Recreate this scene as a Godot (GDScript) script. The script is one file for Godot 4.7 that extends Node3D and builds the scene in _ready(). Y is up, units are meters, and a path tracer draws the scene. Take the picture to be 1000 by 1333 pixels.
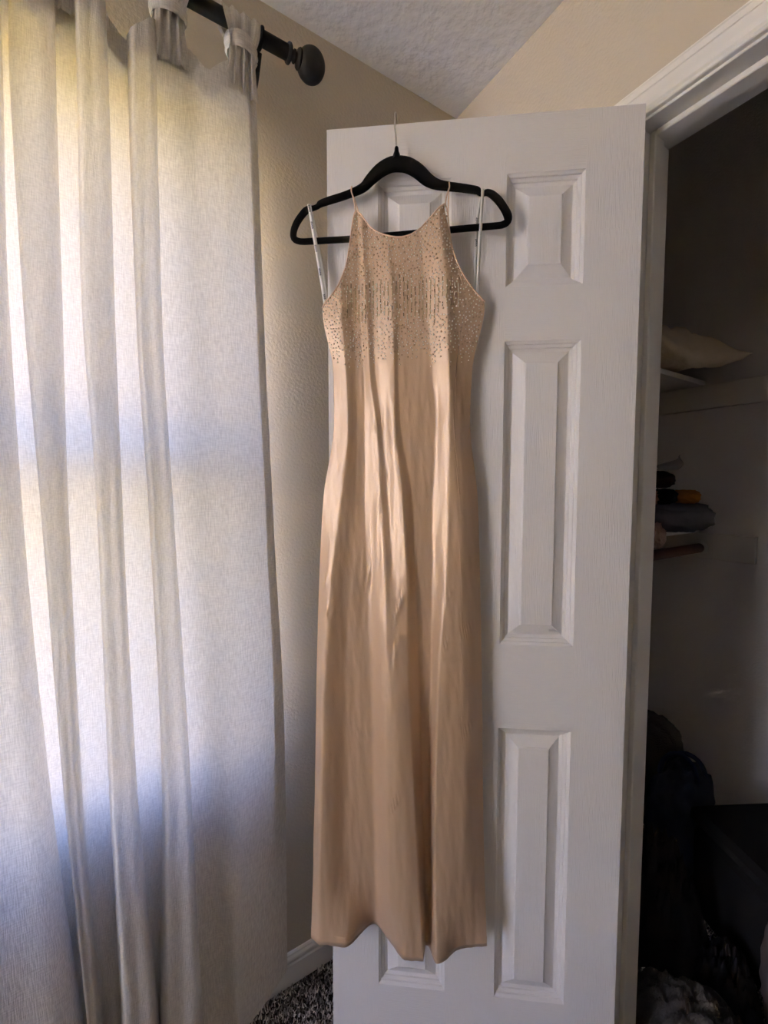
extends Node3D

# ---------------------------------------------------------------- measured shapes (metres)
# Room axes: the window wall is the plane z = 0, the closet wall the plane x = 0, their corner the y axis.
const ROOM_H := 2.438
const JAMB_Z := 0.549            # hinge side jamb face
const OPEN_W := 0.617
const HEAD_Y := 2.040
const HINGE := Vector3(-0.04, 0.0, 0.58)     # bottom hinge corner of the door face that is in view
const DOOR_ANGLE := 37.3
const DRESS_H = [1.8163, 1.7447, 1.6723, 1.5548, 1.4579, 1.2986, 1.1434, 0.9849, 0.6739, 0.522, 0.3756]
const DRESS_U = [
	[0.5978, 0.5649, 0.5455, 0.5411, 0.5322, 0.5208, 0.4891, 0.4596, 0.4186, 0.384, 0.3692, 0.3422],
	[0.6068, 0.5738, 0.546, 0.5384, 0.5279, 0.518, 0.4768, 0.4593, 0.4124, 0.375, 0.3543, 0.3152],
	[0.6132, 0.572, 0.5466, 0.5357, 0.5236, 0.5137, 0.4707, 0.4592, 0.4061, 0.3688, 0.3462, 0.295],
	[0.5931, 0.5657, 0.5472, 0.5319, 0.5184, 0.508, 0.4691, 0.4606, 0.3965, 0.3633, 0.3449, 0.3169],
	[0.5922, 0.5616, 0.5447, 0.5292, 0.5063, 0.496, 0.4675, 0.4574, 0.3898, 0.3609, 0.3426, 0.3202],
	[0.6158, 0.5746, 0.5467, 0.5296, 0.4937, 0.4832, 0.4518, 0.4327, 0.3932, 0.3595, 0.334, 0.3032],
	[0.6253, 0.5953, 0.5595, 0.5249, 0.4837, 0.4716, 0.4437, 0.426, 0.3937, 0.3641, 0.3372, 0.2969],
	[0.6322, 0.6084, 0.5671, 0.5222, 0.4813, 0.4658, 0.4416, 0.4175, 0.3941, 0.3766, 0.3329, 0.292],
	[0.6402, 0.6155, 0.5656, 0.5166, 0.477, 0.4582, 0.4247, 0.4089, 0.3968, 0.3835, 0.33, 0.2847],
	[0.6446, 0.6186, 0.5625, 0.5136, 0.4736, 0.4484, 0.4163, 0.404, 0.3958, 0.3825, 0.3284, 0.2801],
	[0.6425, 0.6196, 0.5679, 0.5132, 0.4716, 0.4416, 0.4054, 0.4016, 0.3976, 0.3802, 0.329, 0.2746]]
const DRESS_D = [
	[0.024, 0.035, 0.033, 0.032, 0.041, 0.037, 0.041, 0.041, 0.041, 0.048, 0.037, 0.025],
	[0.028, 0.038, 0.032, 0.032, 0.041, 0.037, 0.045, 0.042, 0.04, 0.052, 0.04, 0.025],
	[0.03, 0.042, 0.03, 0.031, 0.041, 0.036, 0.047, 0.042, 0.039, 0.053, 0.039, 0.023],
	[0.026, 0.038, 0.029, 0.028, 0.037, 0.034, 0.046, 0.04, 0.037, 0.052, 0.038, 0.022],
	[0.026, 0.038, 0.028, 0.027, 0.037, 0.033, 0.046, 0.039, 0.035, 0.051, 0.04, 0.022],
	[0.026, 0.04, 0.029, 0.027, 0.041, 0.038, 0.051, 0.038, 0.034, 0.051, 0.045, 0.022],
	[0.026, 0.044, 0.032, 0.03, 0.049, 0.047, 0.054, 0.036, 0.033, 0.053, 0.05, 0.024],
	[0.024, 0.048, 0.03, 0.029, 0.058, 0.06, 0.056, 0.031, 0.03, 0.06, 0.055, 0.026],
	[0.024, 0.056, 0.029, 0.027, 0.07, 0.074, 0.068, 0.017, 0.017, 0.068, 0.06, 0.026],
	[0.026, 0.062, 0.032, 0.026, 0.072, 0.078, 0.072, 0.018, 0.018, 0.072, 0.06, 0.03],
	[0.058, 0.07, 0.069, 0.018, 0.056, 0.082, 0.08, 0.05, 0.05, 0.082, 0.05, 0.039]]
const NECK = [Vector2(0.6138, 1.6787), Vector2(0.6075, 1.6874), Vector2(0.5965, 1.6974), Vector2(0.5856, 1.7088), Vector2(0.5762, 1.7232), Vector2(0.5683, 1.7421), Vector2(0.5617, 1.7674), Vector2(0.5567, 1.7984), Vector2(0.5517, 1.8348), Vector2(0.5468, 1.8551), Vector2(0.5419, 1.858), Vector2(0.534, 1.8472), Vector2(0.5217, 1.8306), Vector2(0.5098, 1.8185), Vector2(0.495, 1.8091), Vector2(0.4772, 1.8025), Vector2(0.4595, 1.8001), Vector2(0.4404, 1.8033), Vector2(0.4229, 1.8122), Vector2(0.407, 1.8253), Vector2(0.3926, 1.8385), Vector2(0.3796, 1.8506), Vector2(0.3738, 1.8559), Vector2(0.3693, 1.8454), Vector2(0.3646, 1.8124), Vector2(0.3598, 1.7818), Vector2(0.3536, 1.7599), Vector2(0.3445, 1.7402), Vector2(0.3326, 1.721), Vector2(0.3178, 1.7031), Vector2(0.303, 1.688), Vector2(0.2942, 1.6805)]
const HANGER = [[0.4662, 1.9494, 0.0156, 0.0156], [0.446, 1.9456, 0.0156, 0.0151], [0.4258, 1.9336, 0.0146, 0.014], [0.4082, 1.917, 0.013, 0.0125], [0.3932, 1.9078, 0.0109, 0.0104], [0.3757, 1.9028, 0.0088, 0.0088], [0.3459, 1.897, 0.0083, 0.0078], [0.3212, 1.892, 0.0078, 0.0073], [0.3104, 1.8894, 0.0068, 0.0068], [0.305, 1.8862, 0.0026, 0.0068], [0.2991, 1.8853, 0.0026, 0.0068], [0.2937, 1.8859, 0.0052, 0.0068], [0.2844, 1.881, 0.0073, 0.0068], [0.2721, 1.8698, 0.0078, 0.0073], [0.2611, 1.8543, 0.0078, 0.0073], [0.2541, 1.8405, 0.0083, 0.0078], [0.2539, 1.83, 0.0073, 0.0073], [0.2626, 1.8243, 0.0068, 0.0062], [0.2762, 1.8227, 0.0062, 0.0062], [0.3154, 1.8216, 0.0062, 0.0062], [0.375, 1.8196, 0.0062, 0.0062], [0.4456, 1.8167, 0.0062, 0.0062], [0.5071, 1.8152, 0.0062, 0.0062], [0.559, 1.8136, 0.0062, 0.0062], [0.601, 1.8134, 0.0062, 0.0062], [0.6327, 1.8136, 0.0062, 0.0062], [0.6594, 1.8146, 0.0062, 0.0057], [0.6721, 1.8213, 0.0068, 0.0062], [0.6725, 1.8344, 0.0073, 0.0062], [0.6669, 1.8492, 0.0073, 0.0068], [0.6577, 1.8621, 0.0073, 0.0068], [0.647, 1.873, 0.0073, 0.0068], [0.6384, 1.8769, 0.0047, 0.0068], [0.6315, 1.879, 0.0026, 0.0068], [0.6246, 1.8811, 0.0031, 0.0068], [0.6183, 1.8842, 0.0068, 0.0068], [0.6004, 1.889, 0.0078, 0.0073], [0.5638, 1.898, 0.0078, 0.0078], [0.5327, 1.9092, 0.0094, 0.0094], [0.5172, 1.9233, 0.012, 0.0114], [0.4993, 1.9387, 0.014, 0.014], [0.4814, 1.9476, 0.0151, 0.0151]]
const FOLD_H = [2.1581, 1.9877, 1.6505, 1.3003, 0.7867, 0.3233]
const FOLDS = [[[-1.0827, -1.0901, -1.1048, -1.12, -1.1362, -1.1424], [-1.0335, -1.036, -1.0422, -1.038, -1.0168, -0.9867]], [[-1.0255, -1.0306, -1.0272, -1.0163, -1.0029, -0.982], [-0.9655, -0.9687, -0.9728, -0.977, -0.9753, -0.9631]], [[-0.9404, -0.9422, -0.9476, -0.9376, -0.936, -0.9313], [-0.8938, -0.8938, -0.8966, -0.8959, -0.8895, -0.8689]], [[-0.8647, -0.8665, -0.8649, -0.8555, -0.848, -0.8622], [-0.815, -0.8185, -0.8203, -0.8114, -0.7957, -0.7865]]]
const PANEL = [[[-0.784, -0.7858, -0.7836, -0.7797, -0.7609, -0.7441], [0.088, 0.088, 0.088, 0.088, 0.088, 0.085]], [[-0.749, -0.7433, -0.7398, -0.733, -0.7219, -0.7164], [0.1, 0.1, 0.1, 0.1, 0.105, 0.11]], [[-0.7081, -0.6962, -0.6937, -0.6909, -0.6789, -0.6944], [0.108, 0.11, 0.108, 0.105, 0.108, 0.108]], [[-0.662, -0.6532, -0.6458, -0.6348, -0.6239, -0.6356], [0.1, 0.095, 0.092, 0.09, 0.095, 0.085]], [[-0.63, -0.6249, -0.6175, -0.6052, -0.5846, -0.5776], [0.085, 0.082, 0.08, 0.078, 0.075, 0.052]]]

const WIN_L := -2.3
const WIN_R := -0.66
const WIN_B := 0.68
const WIN_T := 2.09
const W2_L := 0.14
const W2_R := 1.0
const W2_B := 0.40
const W2_T := 2.32
const ROD_Y := 2.262
const ROD_Z := 0.095

var M := {}
var door_u := Vector3.ZERO
var door_n := Vector3.ZERO

# ---------------------------------------------------------------- helpers
func dp(u: float, h: float, d: float) -> Vector3:
	return HINGE + door_u * u + door_n * d + Vector3(0, h, 0)

func tag(o: Node3D, label: String, category: String, group := "", kind := "") -> Node3D:
	if label != "": o.set_meta("label", label)
	if category != "": o.set_meta("category", category)
	if group != "": o.set_meta("group", group)
	if kind != "": o.set_meta("kind", kind)
	return o

func base(called: String, at: Vector3, parent: Node3D = null) -> Node3D:
	var o := Node3D.new()
	o.name = called
	(parent if parent else self).add_child(o, true)
	if parent: o.position = at - parent.position
	else: o.position = at
	return o

func world_of(n: Node3D) -> Vector3:
	var p := Vector3.ZERO
	var k: Node = n
	while k != self and k is Node3D:
		p += k.position
		k = k.get_parent()
	return p

# commits a SurfaceTool holding world coordinates as one mesh under parent
func obj(called: String, st: SurfaceTool, mat: Material, parent: Node3D = null, smooth := true) -> MeshInstance3D:
	if smooth: st.generate_normals()
	var m := st.commit()
	var o := MeshInstance3D.new()
	o.name = called
	o.mesh = m
	o.material_override = mat
	if parent:
		parent.add_child(o, true)
		o.position = -world_of(parent)
	else:
		add_child(o, true)
	return o

func begin(group := 0) -> SurfaceTool:
	var st := SurfaceTool.new()
	st.begin(Mesh.PRIMITIVE_TRIANGLES)
	st.set_smooth_group(group)
	return st

func tri(st: SurfaceTool, a: Vector3, b: Vector3, c: Vector3, ua := Vector2.ZERO, ub := Vector2.ZERO, uc := Vector2.ZERO):
	st.set_uv(ua); st.add_vertex(a)
	st.set_uv(ub); st.add_vertex(b)
	st.set_uv(uc); st.add_vertex(c)

func quad(st: SurfaceTool, a: Vector3, b: Vector3, c: Vector3, d: Vector3, ua := Vector2.ZERO, ub := Vector2.ZERO, uc := Vector2.ZERO, ud := Vector2.ZERO):
	tri(st, a, b, c, ua, ub, uc)
	tri(st, a, c, d, ua, uc, ud)

# rows of points; uv rows may be empty
func grid(st: SurfaceTool, rows: Array, uvs: Array = [], closed := false):
	for i in rows.size() - 1:
		var n: int = rows[i].size()
		for j in (n if closed else n - 1):
			var k := (j + 1) % n
			if uvs.is_empty():
				quad(st, rows[i][j], rows[i][k], rows[i + 1][k], rows[i + 1][j])
			else:
				quad(st, rows[i][j], rows[i][k], rows[i + 1][k], rows[i + 1][j], uvs[i][j], uvs[i][k], uvs[i + 1][k], uvs[i + 1][j])

# box with bevelled edges, flat shaded
func box(st: SurfaceTool, lo: Vector3, hi: Vector3, b := 0.0):
	st.set_smooth_group(-1)
	var c := (lo + hi) * 0.5
	var s := (hi - lo) * 0.5
	b = minf(b, minf(s.x, minf(s.y, s.z)) * 0.9)
	if b <= 0.0:
		for ax in 3:
			for sg in [-1.0, 1.0]:
				var n := Vector3.ZERO; n[ax] = sg
				var t := Vector3.ZERO; t[(ax + 1) % 3] = 1.0
				var w := n.cross(t)
				var p := c + n * s
				quad(st, p - t * s - w * s, p - t * s + w * s, p + t * s + w * s, p + t * s - w * s)
		return
	for ax in 3:
		for sg in [-1.0, 1.0]:
			var n := Vector3.ZERO; n[ax] = sg
			var t := Vector3.ZERO; t[(ax + 1) % 3] = 1.0
			var w := n.cross(t)
			var p := c + n * s
			var ti := t * (s - Vector3(b, b, b)); var wi := w * (s - Vector3(b, b, b))
			quad(st, p - ti - wi, p - ti + wi, p + ti + wi, p + ti - wi)
			# bevel towards +t and -t (each edge once: from this face towards axis ax+1)
			for sd in [-1.0, 1.0]:
				var q1: Vector3 = p + ti * sd
				var n2: Vector3 = t * sd
				var p2: Vector3 = c + n2 * s + n * (s - Vector3(b, b, b))
				var a1: Vector3 = q1 - wi; var a2: Vector3 = q1 + wi
				var b1: Vector3 = p2 - wi; var b2: Vector3 = p2 + wi
				if sd > 0: quad(st, a1, a2, b2, b1)
				else: quad(st, a2, a1, b1, b2)
	for sx in [-1.0, 1.0]:
		for sy in [-1.0, 1.0]:
			for sz in [-1.0, 1.0]:
				var q := Vector3(sx, sy, sz)
				var i := s - Vector3(b, b, b)
				var v1 := c + q * Vector3(s.x, i.y, i.z)
				var v2 := c + q * Vector3(i.x, s.y, i.z)
				var v3 := c + q * Vector3(i.x, i.y, s.z)
				if sx * sy * sz > 0: tri(st, v1, v3, v2)
				else: tri(st, v1, v2, v3)

func tube(st: SurfaceTool, pts: Array, radii: Array, sides := 10, caps := true):
	var up := Vector3(0.31, 0.11, 0.94).normalized()
	var rows := []
	var n := pts.size()
	var prev := up
	for i in n:
		var t: Vector3 = (pts[mini(i + 1, n - 1)] - pts[maxi(i - 1, 0)]).normalized()
		var a := (prev - t * prev.dot(t)).normalized()
		if a.length() < 0.5: a = t.cross(Vector3.RIGHT).normalized()
		prev = a
		var b := t.cross(a)
		var row := []
		var r: float = radii[mini(i, radii.size() - 1)]
		for k in sides:
			var f := TAU * k / sides
			row.append(pts[i] + (a * cos(f) + b * sin(f)) * r)
		rows.append(row)
	grid(st, rows, [], true)
	if caps:
		for e in [0, n - 1]:
			for k in sides:
				var a: Vector3 = rows[e][k]; var b: Vector3 = rows[e][(k + 1) % sides]
				if e == 0: tri(st, pts[e], b, a)
				else: tri(st, pts[e], a, b)

# profile: Vector2(distance along axis, radius)
func lathe(st: SurfaceTool, at: Vector3, axis: Vector3, profile: Array, sides := 28):
	axis = axis.normalized()
	var a := axis.cross(Vector3.UP)
	if a.length() < 0.2: a = axis.cross(Vector3.RIGHT)
	a = a.normalized()
	var b := axis.cross(a)
	var rows := []
	for p in profile:
		var row := []
		for k in sides:
			var f := TAU * k / sides
			row.append(at + axis * p.x + (a * cos(f) + b * sin(f)) * maxf(p.y, 0.00001))
		rows.append(row)
	grid(st, rows, [], true)

func cr(p0, p1, p2, p3, t: float):
	return 0.5 * ((2.0 * p1) + (p2 - p0) * t + (2.0 * p0 - 5.0 * p1 + 4.0 * p2 - p3) * t * t + (3.0 * p1 - p0 - 3.0 * p2 + p3) * t * t * t)

func spline(pts: Array, sub: int) -> Array:
	var out := []
	var n := pts.size()
	for i in n - 1:
		for k in sub:
			out.append(cr(pts[maxi(i - 1, 0)], pts[i], pts[i + 1], pts[mini(i + 2, n - 1)], float(k) / sub))
	out.append(pts[n - 1])
	return out

# value of a table ys at place x over sorted xs (either direction), smooth
func look(xs: Array, ys: Array, x: float) -> float:
	var n := xs.size()
	var down: bool = xs[0] > xs[n - 1]
	for i in n - 1:
		var a: float = xs[i]; var b: float = xs[i + 1]
		if (not down and x <= b) or (down and x >= b) or i == n - 2:
			var t := (x - a) / (b - a)
			if t <= 0.0: return ys[i] if i == 0 else lerpf(ys[i], ys[i + 1], t)
			if t >= 1.0: return lerpf(ys[i], ys[i + 1], minf(t, 1.3))
			# monotone-ish cubic with limited slopes
			var w := b - a
			var d: float = (ys[i + 1] - ys[i]) / w
			var m0 := d; var m1 := d
			if i > 0:
				var dl: float = (ys[i] - ys[i - 1]) / (a - xs[i - 1])
				m0 = 0.0 if dl * d <= 0.0 else 2.0 * dl * d / (dl + d)
			if i < n - 2:
				var dr: float = (ys[i + 2] - ys[i + 1]) / (xs[i + 2] - b)
				m1 = 0.0 if dr * d <= 0.0 else 2.0 * dr * d / (dr + d)
			var t2 := t * t; var t3 := t2 * t
			return (2 * t3 - 3 * t2 + 1) * ys[i] + (t3 - 2 * t2 + t) * w * m0 + (3 * t2 - 2 * t3) * ys[i + 1] + (t3 - t2) * w * m1
	return ys[n - 1]

func noise(freq: float, sd: int, oct := 3) -> FastNoiseLite:
	var n := FastNoiseLite.new()
	n.noise_type = FastNoiseLite.TYPE_SIMPLEX_SMOOTH
	n.frequency = freq
	n.seed = sd
	n.fractal_octaves = oct
	return n

func noise_tex(freq: float, sd: int, size := 512, oct := 3, as_normal := false, bump := 4.0) -> NoiseTexture2D:
	var t := NoiseTexture2D.new()
	t.width = size; t.height = size
	t.seamless = true
	t.noise = noise(freq, sd, oct)
	t.as_normal_map = as_normal
	t.bump_strength = bump
	return t

# streaky grey image: sx, sy are frequencies across and along; made seamless by blending the ends
func streak(size: int, sx: float, sy: float, sd: int, lo := 0.0, hi := 1.0, second := 0.0) -> Image:
	var im := Image.create(size, size, false, Image.FORMAT_L8)
	var n := noise(1.0, sd, 3)
	var n2 := noise(1.0, sd + 7, 2)
	for y in size:
		for x in size:
			var v := n.get_noise_2d(x * sx, y * sy)
			if second > 0.0: v = lerpf(v, n2.get_noise_2d(x * sy, y * sx), second)
			v = clampf(0.5 + 0.9 * v, 0.0, 1.0)
			im.set_pixel(x, y, Color(lerpf(lo, hi, v), 0, 0))
	return im

func grey_tex(im: Image) -> ImageTexture:
	return ImageTexture.create_from_image(im)

func rgb_from(im: Image, a: Color, b: Color) -> ImageTexture:
	var o := Image.create(im.get_width(), im.get_height(), false, Image.FORMAT_RGB8)
	for y in im.get_height():
		for x in im.get_width():
			o.set_pixel(x, y, a.lerp(b, im.get_pixel(x, y).r))
	return ImageTexture.create_from_image(o)

func mat(c: Color, rough := 0.8, spec := 0.5) -> StandardMaterial3D:
	var m := StandardMaterial3D.new()
	m.albedo_color = c
	m.roughness = rough
	m.metallic_specular = spec
	return m

func relief(m: StandardMaterial3D, t: Texture2D, depth: float, scale: float, tri_planar := true):
	m.heightmap_enabled = true
	m.heightmap_texture = t
	m.heightmap_scale = depth
	if tri_planar:
		m.uv1_triplanar = true
		m.uv1_world_triplanar = true
		m.uv1_scale = Vector3(scale, scale, scale)
	else:
		m.uv1_scale = Vector3(scale, scale, 1)

# ---------------------------------------------------------------- materials
func make_materials():
	var orange := noise_tex(0.045, 3, 512, 3)
	var wall := mat(Color(0.80, 0.755, 0.68), 0.85, 0.3)
	relief(wall, orange, 0.07, 4.0)
	M.wall = wall
	M.closet_wall = mat(Color(0.88, 0.86, 0.84), 0.85, 0.3)
	relief(M.closet_wall, orange, 0.07, 4.0)
	var ceil_m := mat(Color(0.93, 0.92, 0.90), 0.9, 0.25)
	relief(ceil_m, noise_tex(0.03, 11, 512, 4), 0.25, 1.6)
	M.ceiling = ceil_m
	M.trim = mat(Color(0.93, 0.915, 0.88), 0.42, 0.5)
	relief(M.trim, noise_tex(0.02, 19, 256, 3), 0.02, 3.0)
	var grain := streak(1024, 0.17, 0.008, 5)
	var dm := mat(Color(0.905, 0.885, 0.86), 0.5, 0.45)
	relief(dm, grey_tex(grain), 0.03, 1.0, false)
	M.door = dm
	var carpet := mat(Color(0.40, 0.375, 0.355), 1.0, 0.1)
	carpet.albedo_texture = rgb_from(streak(256, 0.35, 0.33, 8), Color(0.25, 0.22, 0.2), Color(1, 0.96, 0.9))
	carpet.uv1_triplanar = true; carpet.uv1_world_triplanar = true; carpet.uv1_scale = Vector3(4, 4, 4)
	M.carpet = carpet
	var tuft := mat(Color(1, 1, 1), 1.0, 0.1)
	tuft.vertex_color_use_as_albedo = true
	M.tuft = tuft
	# curtain: loose slubby cotton that lets daylight through
	var weave := streak(512, 0.20, 0.02, 21, 0.0, 1.0, 0.35)
	var cur := mat(Color(0.93, 0.905, 0.86), 0.9, 0.2)
	cur.albedo_texture = rgb_from(weave, Color(0.86, 0.85, 0.84), Color(1, 1, 1))
	cur.heightmap_enabled = true
	cur.heightmap_texture = grey_tex(weave)
	cur.heightmap_scale = 0.05
	cur.uv1_scale = Vector3(3.0, 3.0, 1)
	cur.backlight_enabled = true
	cur.backlight = Color(0.54, 0.54, 0.54)
	M.curtain = cur
	var iron := mat(Color(0.05, 0.047, 0.05), 0.55, 0.32)
	M.iron = iron
	# champagne satin
	var satin := mat(Color(0.77, 0.65, 0.525), 0.40, 0.75)
	satin.metallic = 0.18
	var sg := streak(512, 0.22, 0.03, 33)
	relief(satin, grey_tex(sg), 0.006, 6.0, false)
	satin.rim_enabled = true; satin.rim = 0.3; satin.rim_tint = 0.7
	M.satin = satin
	M.binding = mat(Color(0.90, 0.78, 0.66), 0.4, 0.5)
	var pearl := mat(Color(1, 1, 1), 0.18, 0.7)
	pearl.vertex_color_use_as_albedo = true
	pearl.clearcoat_enabled = true; pearl.clearcoat = 1.0; pearl.clearcoat_roughness = 0.06
	M.pearl = pearl
	var bugle := mat(Color(1, 1, 1), 0.16, 0.7)
	bugle.metallic = 0.3
	bugle.vertex_color_use_as_albedo = true
	bugle.clearcoat_enabled = true; bugle.clearcoat = 1.0; bugle.clearcoat_roughness = 0.05
	M.bugle = bugle
	var velvet := mat(Color(0.02, 0.02, 0.024), 0.95, 0.15)
	velvet.rim_enabled = true; velvet.rim = 0.25; velvet.rim_tint = 0.3
	relief(velvet, noise_tex(0.25, 41, 128, 2), 0.03, 12.0)
	M.velvet = velvet
	var chrome := mat(Color(0.86, 0.85, 0.83), 0.22, 0.6)
	chrome.metallic = 1.0
	M.chrome = chrome
	M.ribbon = mat(Color(0.93, 0.915, 0.88), 0.55, 0.4)
	M.ink = mat(Color(0.06, 0.06, 0.07), 0.7, 0.3)
	# closet
	M.shelf = mat(Color(0.86, 0.84, 0.80), 0.6, 0.4)
	relief(M.shelf, orange, 0.03, 3.0)
	var rodw := mat(Color(0.42, 0.20, 0.13), 0.5, 0.5)
	rodw.albedo_texture = rgb_from(streak(256, 0.2, 0.02, 51), Color(0.7, 0.6, 0.55), Color(1, 1, 1))
	M.rodwood = rodw
	M.vinyl = mat(Color(0.92, 0.92, 0.91), 0.4, 0.5)
	var glass := mat(Color(1, 1, 1, 0.06), 0.02, 0.5)
	glass.transparency = BaseMaterial3D.TRANSPARENCY_ALPHA
	M.glass = glass
	M.stucco = mat(Color(0.82, 0.78, 0.72), 0.95, 0.2)
	M.concrete = mat(Color(0.82, 0.80, 0.77), 0.95, 0.2)
	M.ground = mat(Color(0.82, 0.71, 0.32), 1.0, 0.1)
	relief(M.ground, noise_tex(0.05, 61, 256, 4), 2.0, 0.4)

func cloth(c: Color, bump := 0.06, scale := 14.0) -> StandardMaterial3D:
	var m := mat(c, 0.95, 0.2)
	if not M.has("cloth_tex"): M.cloth_tex = noise_tex(0.09, 71, 256, 3)
	relief(m, M.cloth_tex, bump, scale)
	return m

# ---------------------------------------------------------------- build
func _ready():
	# camera
	var cam := Camera3D.new()
	cam.name = "camera"
	cam.fov = 101.043
	cam.near = 0.02
	cam.position = Vector3(-0.896, 1.323, 1.030)
	cam.rotation_degrees = Vector3(-3.3825, -31.775, 0)
	add_child(cam)
	cam.current = true
	# sky, sun, exposure
	var sky_m := ProceduralSkyMaterial.new()
	sky_m.sky_top_color = Color(0.34, 0.55, 0.96)
	sky_m.sky_horizon_color = Color(0.93, 0.92, 0.90)
	sky_m.sky_curve = 0.24
	sky_m.ground_horizon_color = Color(0.62, 0.56, 0.45)
	sky_m.ground_bottom_color = Color(0.45, 0.40, 0.32)
	sky_m.sky_energy_multiplier = 1.0
	var sky := Sky.new()
	sky.sky_material = sky_m
	var env := Environment.new()
	env.background_mode = Environment.BG_SKY
	env.sky = sky
	env.background_energy_multiplier = 19.0
	env.tonemap_mode = Environment.TONE_MAPPER_LINEAR
	env.tonemap_exposure = 1.38
	env.sdfgi_enabled = true
	env.ssao_enabled = true
	env.ssil_enabled = true
	var we := WorldEnvironment.new()
	we.name = "environment"
	we.environment = env
	add_child(we)
	var sun := DirectionalLight3D.new()
	sun.name = "sun"
	sun.rotation_degrees = Vector3(-40, -12, 0)      # from behind the house: it enters neither window
	sun.light_color = Color(1.0, 0.94, 0.85)
	sun.light_energy = 90.0
	sun.light_angular_distance = 0.53
	sun.shadow_enabled = true
	sun.sky_mode = DirectionalLight3D.SKY_MODE_LIGHT_ONLY
	add_child(sun)

	door_u = Vector3(-cos(deg_to_rad(DOOR_ANGLE)), 0, -sin(deg_to_rad(DOOR_ANGLE)))
	door_n = Vector3(door_u.z, 0, -door_u.x)
	make_materials()
	build_shell()
	build_windows()
	build_patio()
	build_trim()
	build_door()
	build_closet()
	build_curtain()
	build_rod()
	build_hanger()
	build_dress()
	build_closet_things()
	build_carpet()

func structure(called: String, st: SurfaceTool, m: Material) -> MeshInstance3D:
	var o := obj(called, st, m)
	o.set_meta("kind", "structure")
	return o

func build_shell():
	var zc := 1.95           # closet far side
	var xb := 0.97           # closet back wall
	var x0 := -3.6
	var z1 := 3.3
	var t := 0.14
	# window wall, with the opening
	var st := begin()
	box(st, Vector3(x0 - t, 0, -t), Vector3(WIN_L, ROOM_H, 0))
	box(st, Vector3(WIN_R, 0, -t), Vector3(0.06, ROOM_H, 0))
	box(st, Vector3(0.06, 0, -t), Vector3(xb + 0.115, 2.92, 0))
	box(st, Vector3(WIN_L, 0, -t), Vector3(WIN_R, WIN_B, 0))
	box(st, Vector3(WIN_L, WIN_T, -t), Vector3(WIN_R, ROOM_H, 0))
	tag(structure("wall_left", st, M.wall), "greige orange-peel wall behind the curtain, with the window in it", "wall")
	# closet wall, with the doorway
	st = begin()
	var d0 := JAMB_Z - 0.018
	var d1 := JAMB_Z + OPEN_W + 0.018
	box(st, Vector3(0, 0, 0), Vector3(0.115, ROOM_H, d0))
	box(st, Vector3(0, 0, d1), Vector3(0.115, ROOM_H, z1 + t))
	box(st, Vector3(0, HEAD_Y + 0.018, d0), Vector3(0.115, ROOM_H, d1))
	tag(structure("wall_right", st, M.wall), "greige wall over and around the closet doorway", "wall")
	st = begin()
	box(st, Vector3(xb, 0, 0), Vector3(xb + 0.115, 2.92, zc + 0.115))
	tag(structure("wall_closet_back", st, M.closet_wall), "dim back wall of the closet with the shelf cleats on it", "wall")
	st = begin()
	box(st, Vector3(0.115, 0, zc), Vector3(xb, 2.92, zc + 0.115))
	tag(structure("wall_closet_side", st, M.closet_wall), "side wall of the closet, out of the frame to the right", "wall")
	# the rest of the room, with a second bare window in the far wall
	st = begin()
	box(st, Vector3(x0 - t, 0, 0), Vector3(x0, ROOM_H, W2_L))
	box(st, Vector3(x0 - t, 0, W2_R), Vector3(x0, ROOM_H, z1 + t))
	box(st, Vector3(x0 - t, 0, W2_L), Vector3(x0, W2_B, W2_R))
	box(st, Vector3(x0 - t, W2_T, W2_L), Vector3(x0, ROOM_H, W2_R))
	tag(structure("wall_far", st, M.wall), "greige wall facing the closet wall, with a bare second window", "wall")
	st = begin()
	box(st, Vector3(x0, 0, z1), Vector3(0, ROOM_H, z1 + t))
	tag(structure("wall_back", st, M.wall), "greige wall behind the camera opposite the curtain", "wall")
	st = begin()
	box(st, Vector3(x0 - t, ROOM_H, -t), Vector3(0.115, ROOM_H + 0.6, z1 + t))
	box(st, Vector3(0.115, 2.92, -t), Vector3(xb + 0.115, 3.04, z1 + t))
	tag(structure("ceiling", st, M.ceiling), "white stippled ceiling above the door and curtain rod", "ceiling")
	st = begin()
	box(st, Vector3(x0 - t, -0.12, -t), Vector3(xb + 0.115, 0.0, z1 + t))
	tag(structure("floor", st, M.carpet), "dark grey-brown speckled carpet floor", "floor")
	st = begin()
	box(st, Vector3(-26, -0.55, -30), Vector3(26, -0.45, 26))
	tag(structure("ground", st, M.ground), "dry sunlit yard outside the window behind the curtain", "ground")

func build_patio():
	var st := begin()
	box(st, Vector3(-14, -0.449, -8), Vector3(-3.76, -0.30, 9), 0.01)
	tag(structure("ground_patio", st, M.concrete), "pale concrete patio outside the second window, out of frame", "patio")
	st = begin()
	box(st, Vector3(-5.8, 2.50, -2.5), Vector3(-3.741, 2.62, 4.5), 0.01)
	tag(structure("trim_3", st, M.stucco), "roof eave over the second window, out of frame", "eave")

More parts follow.
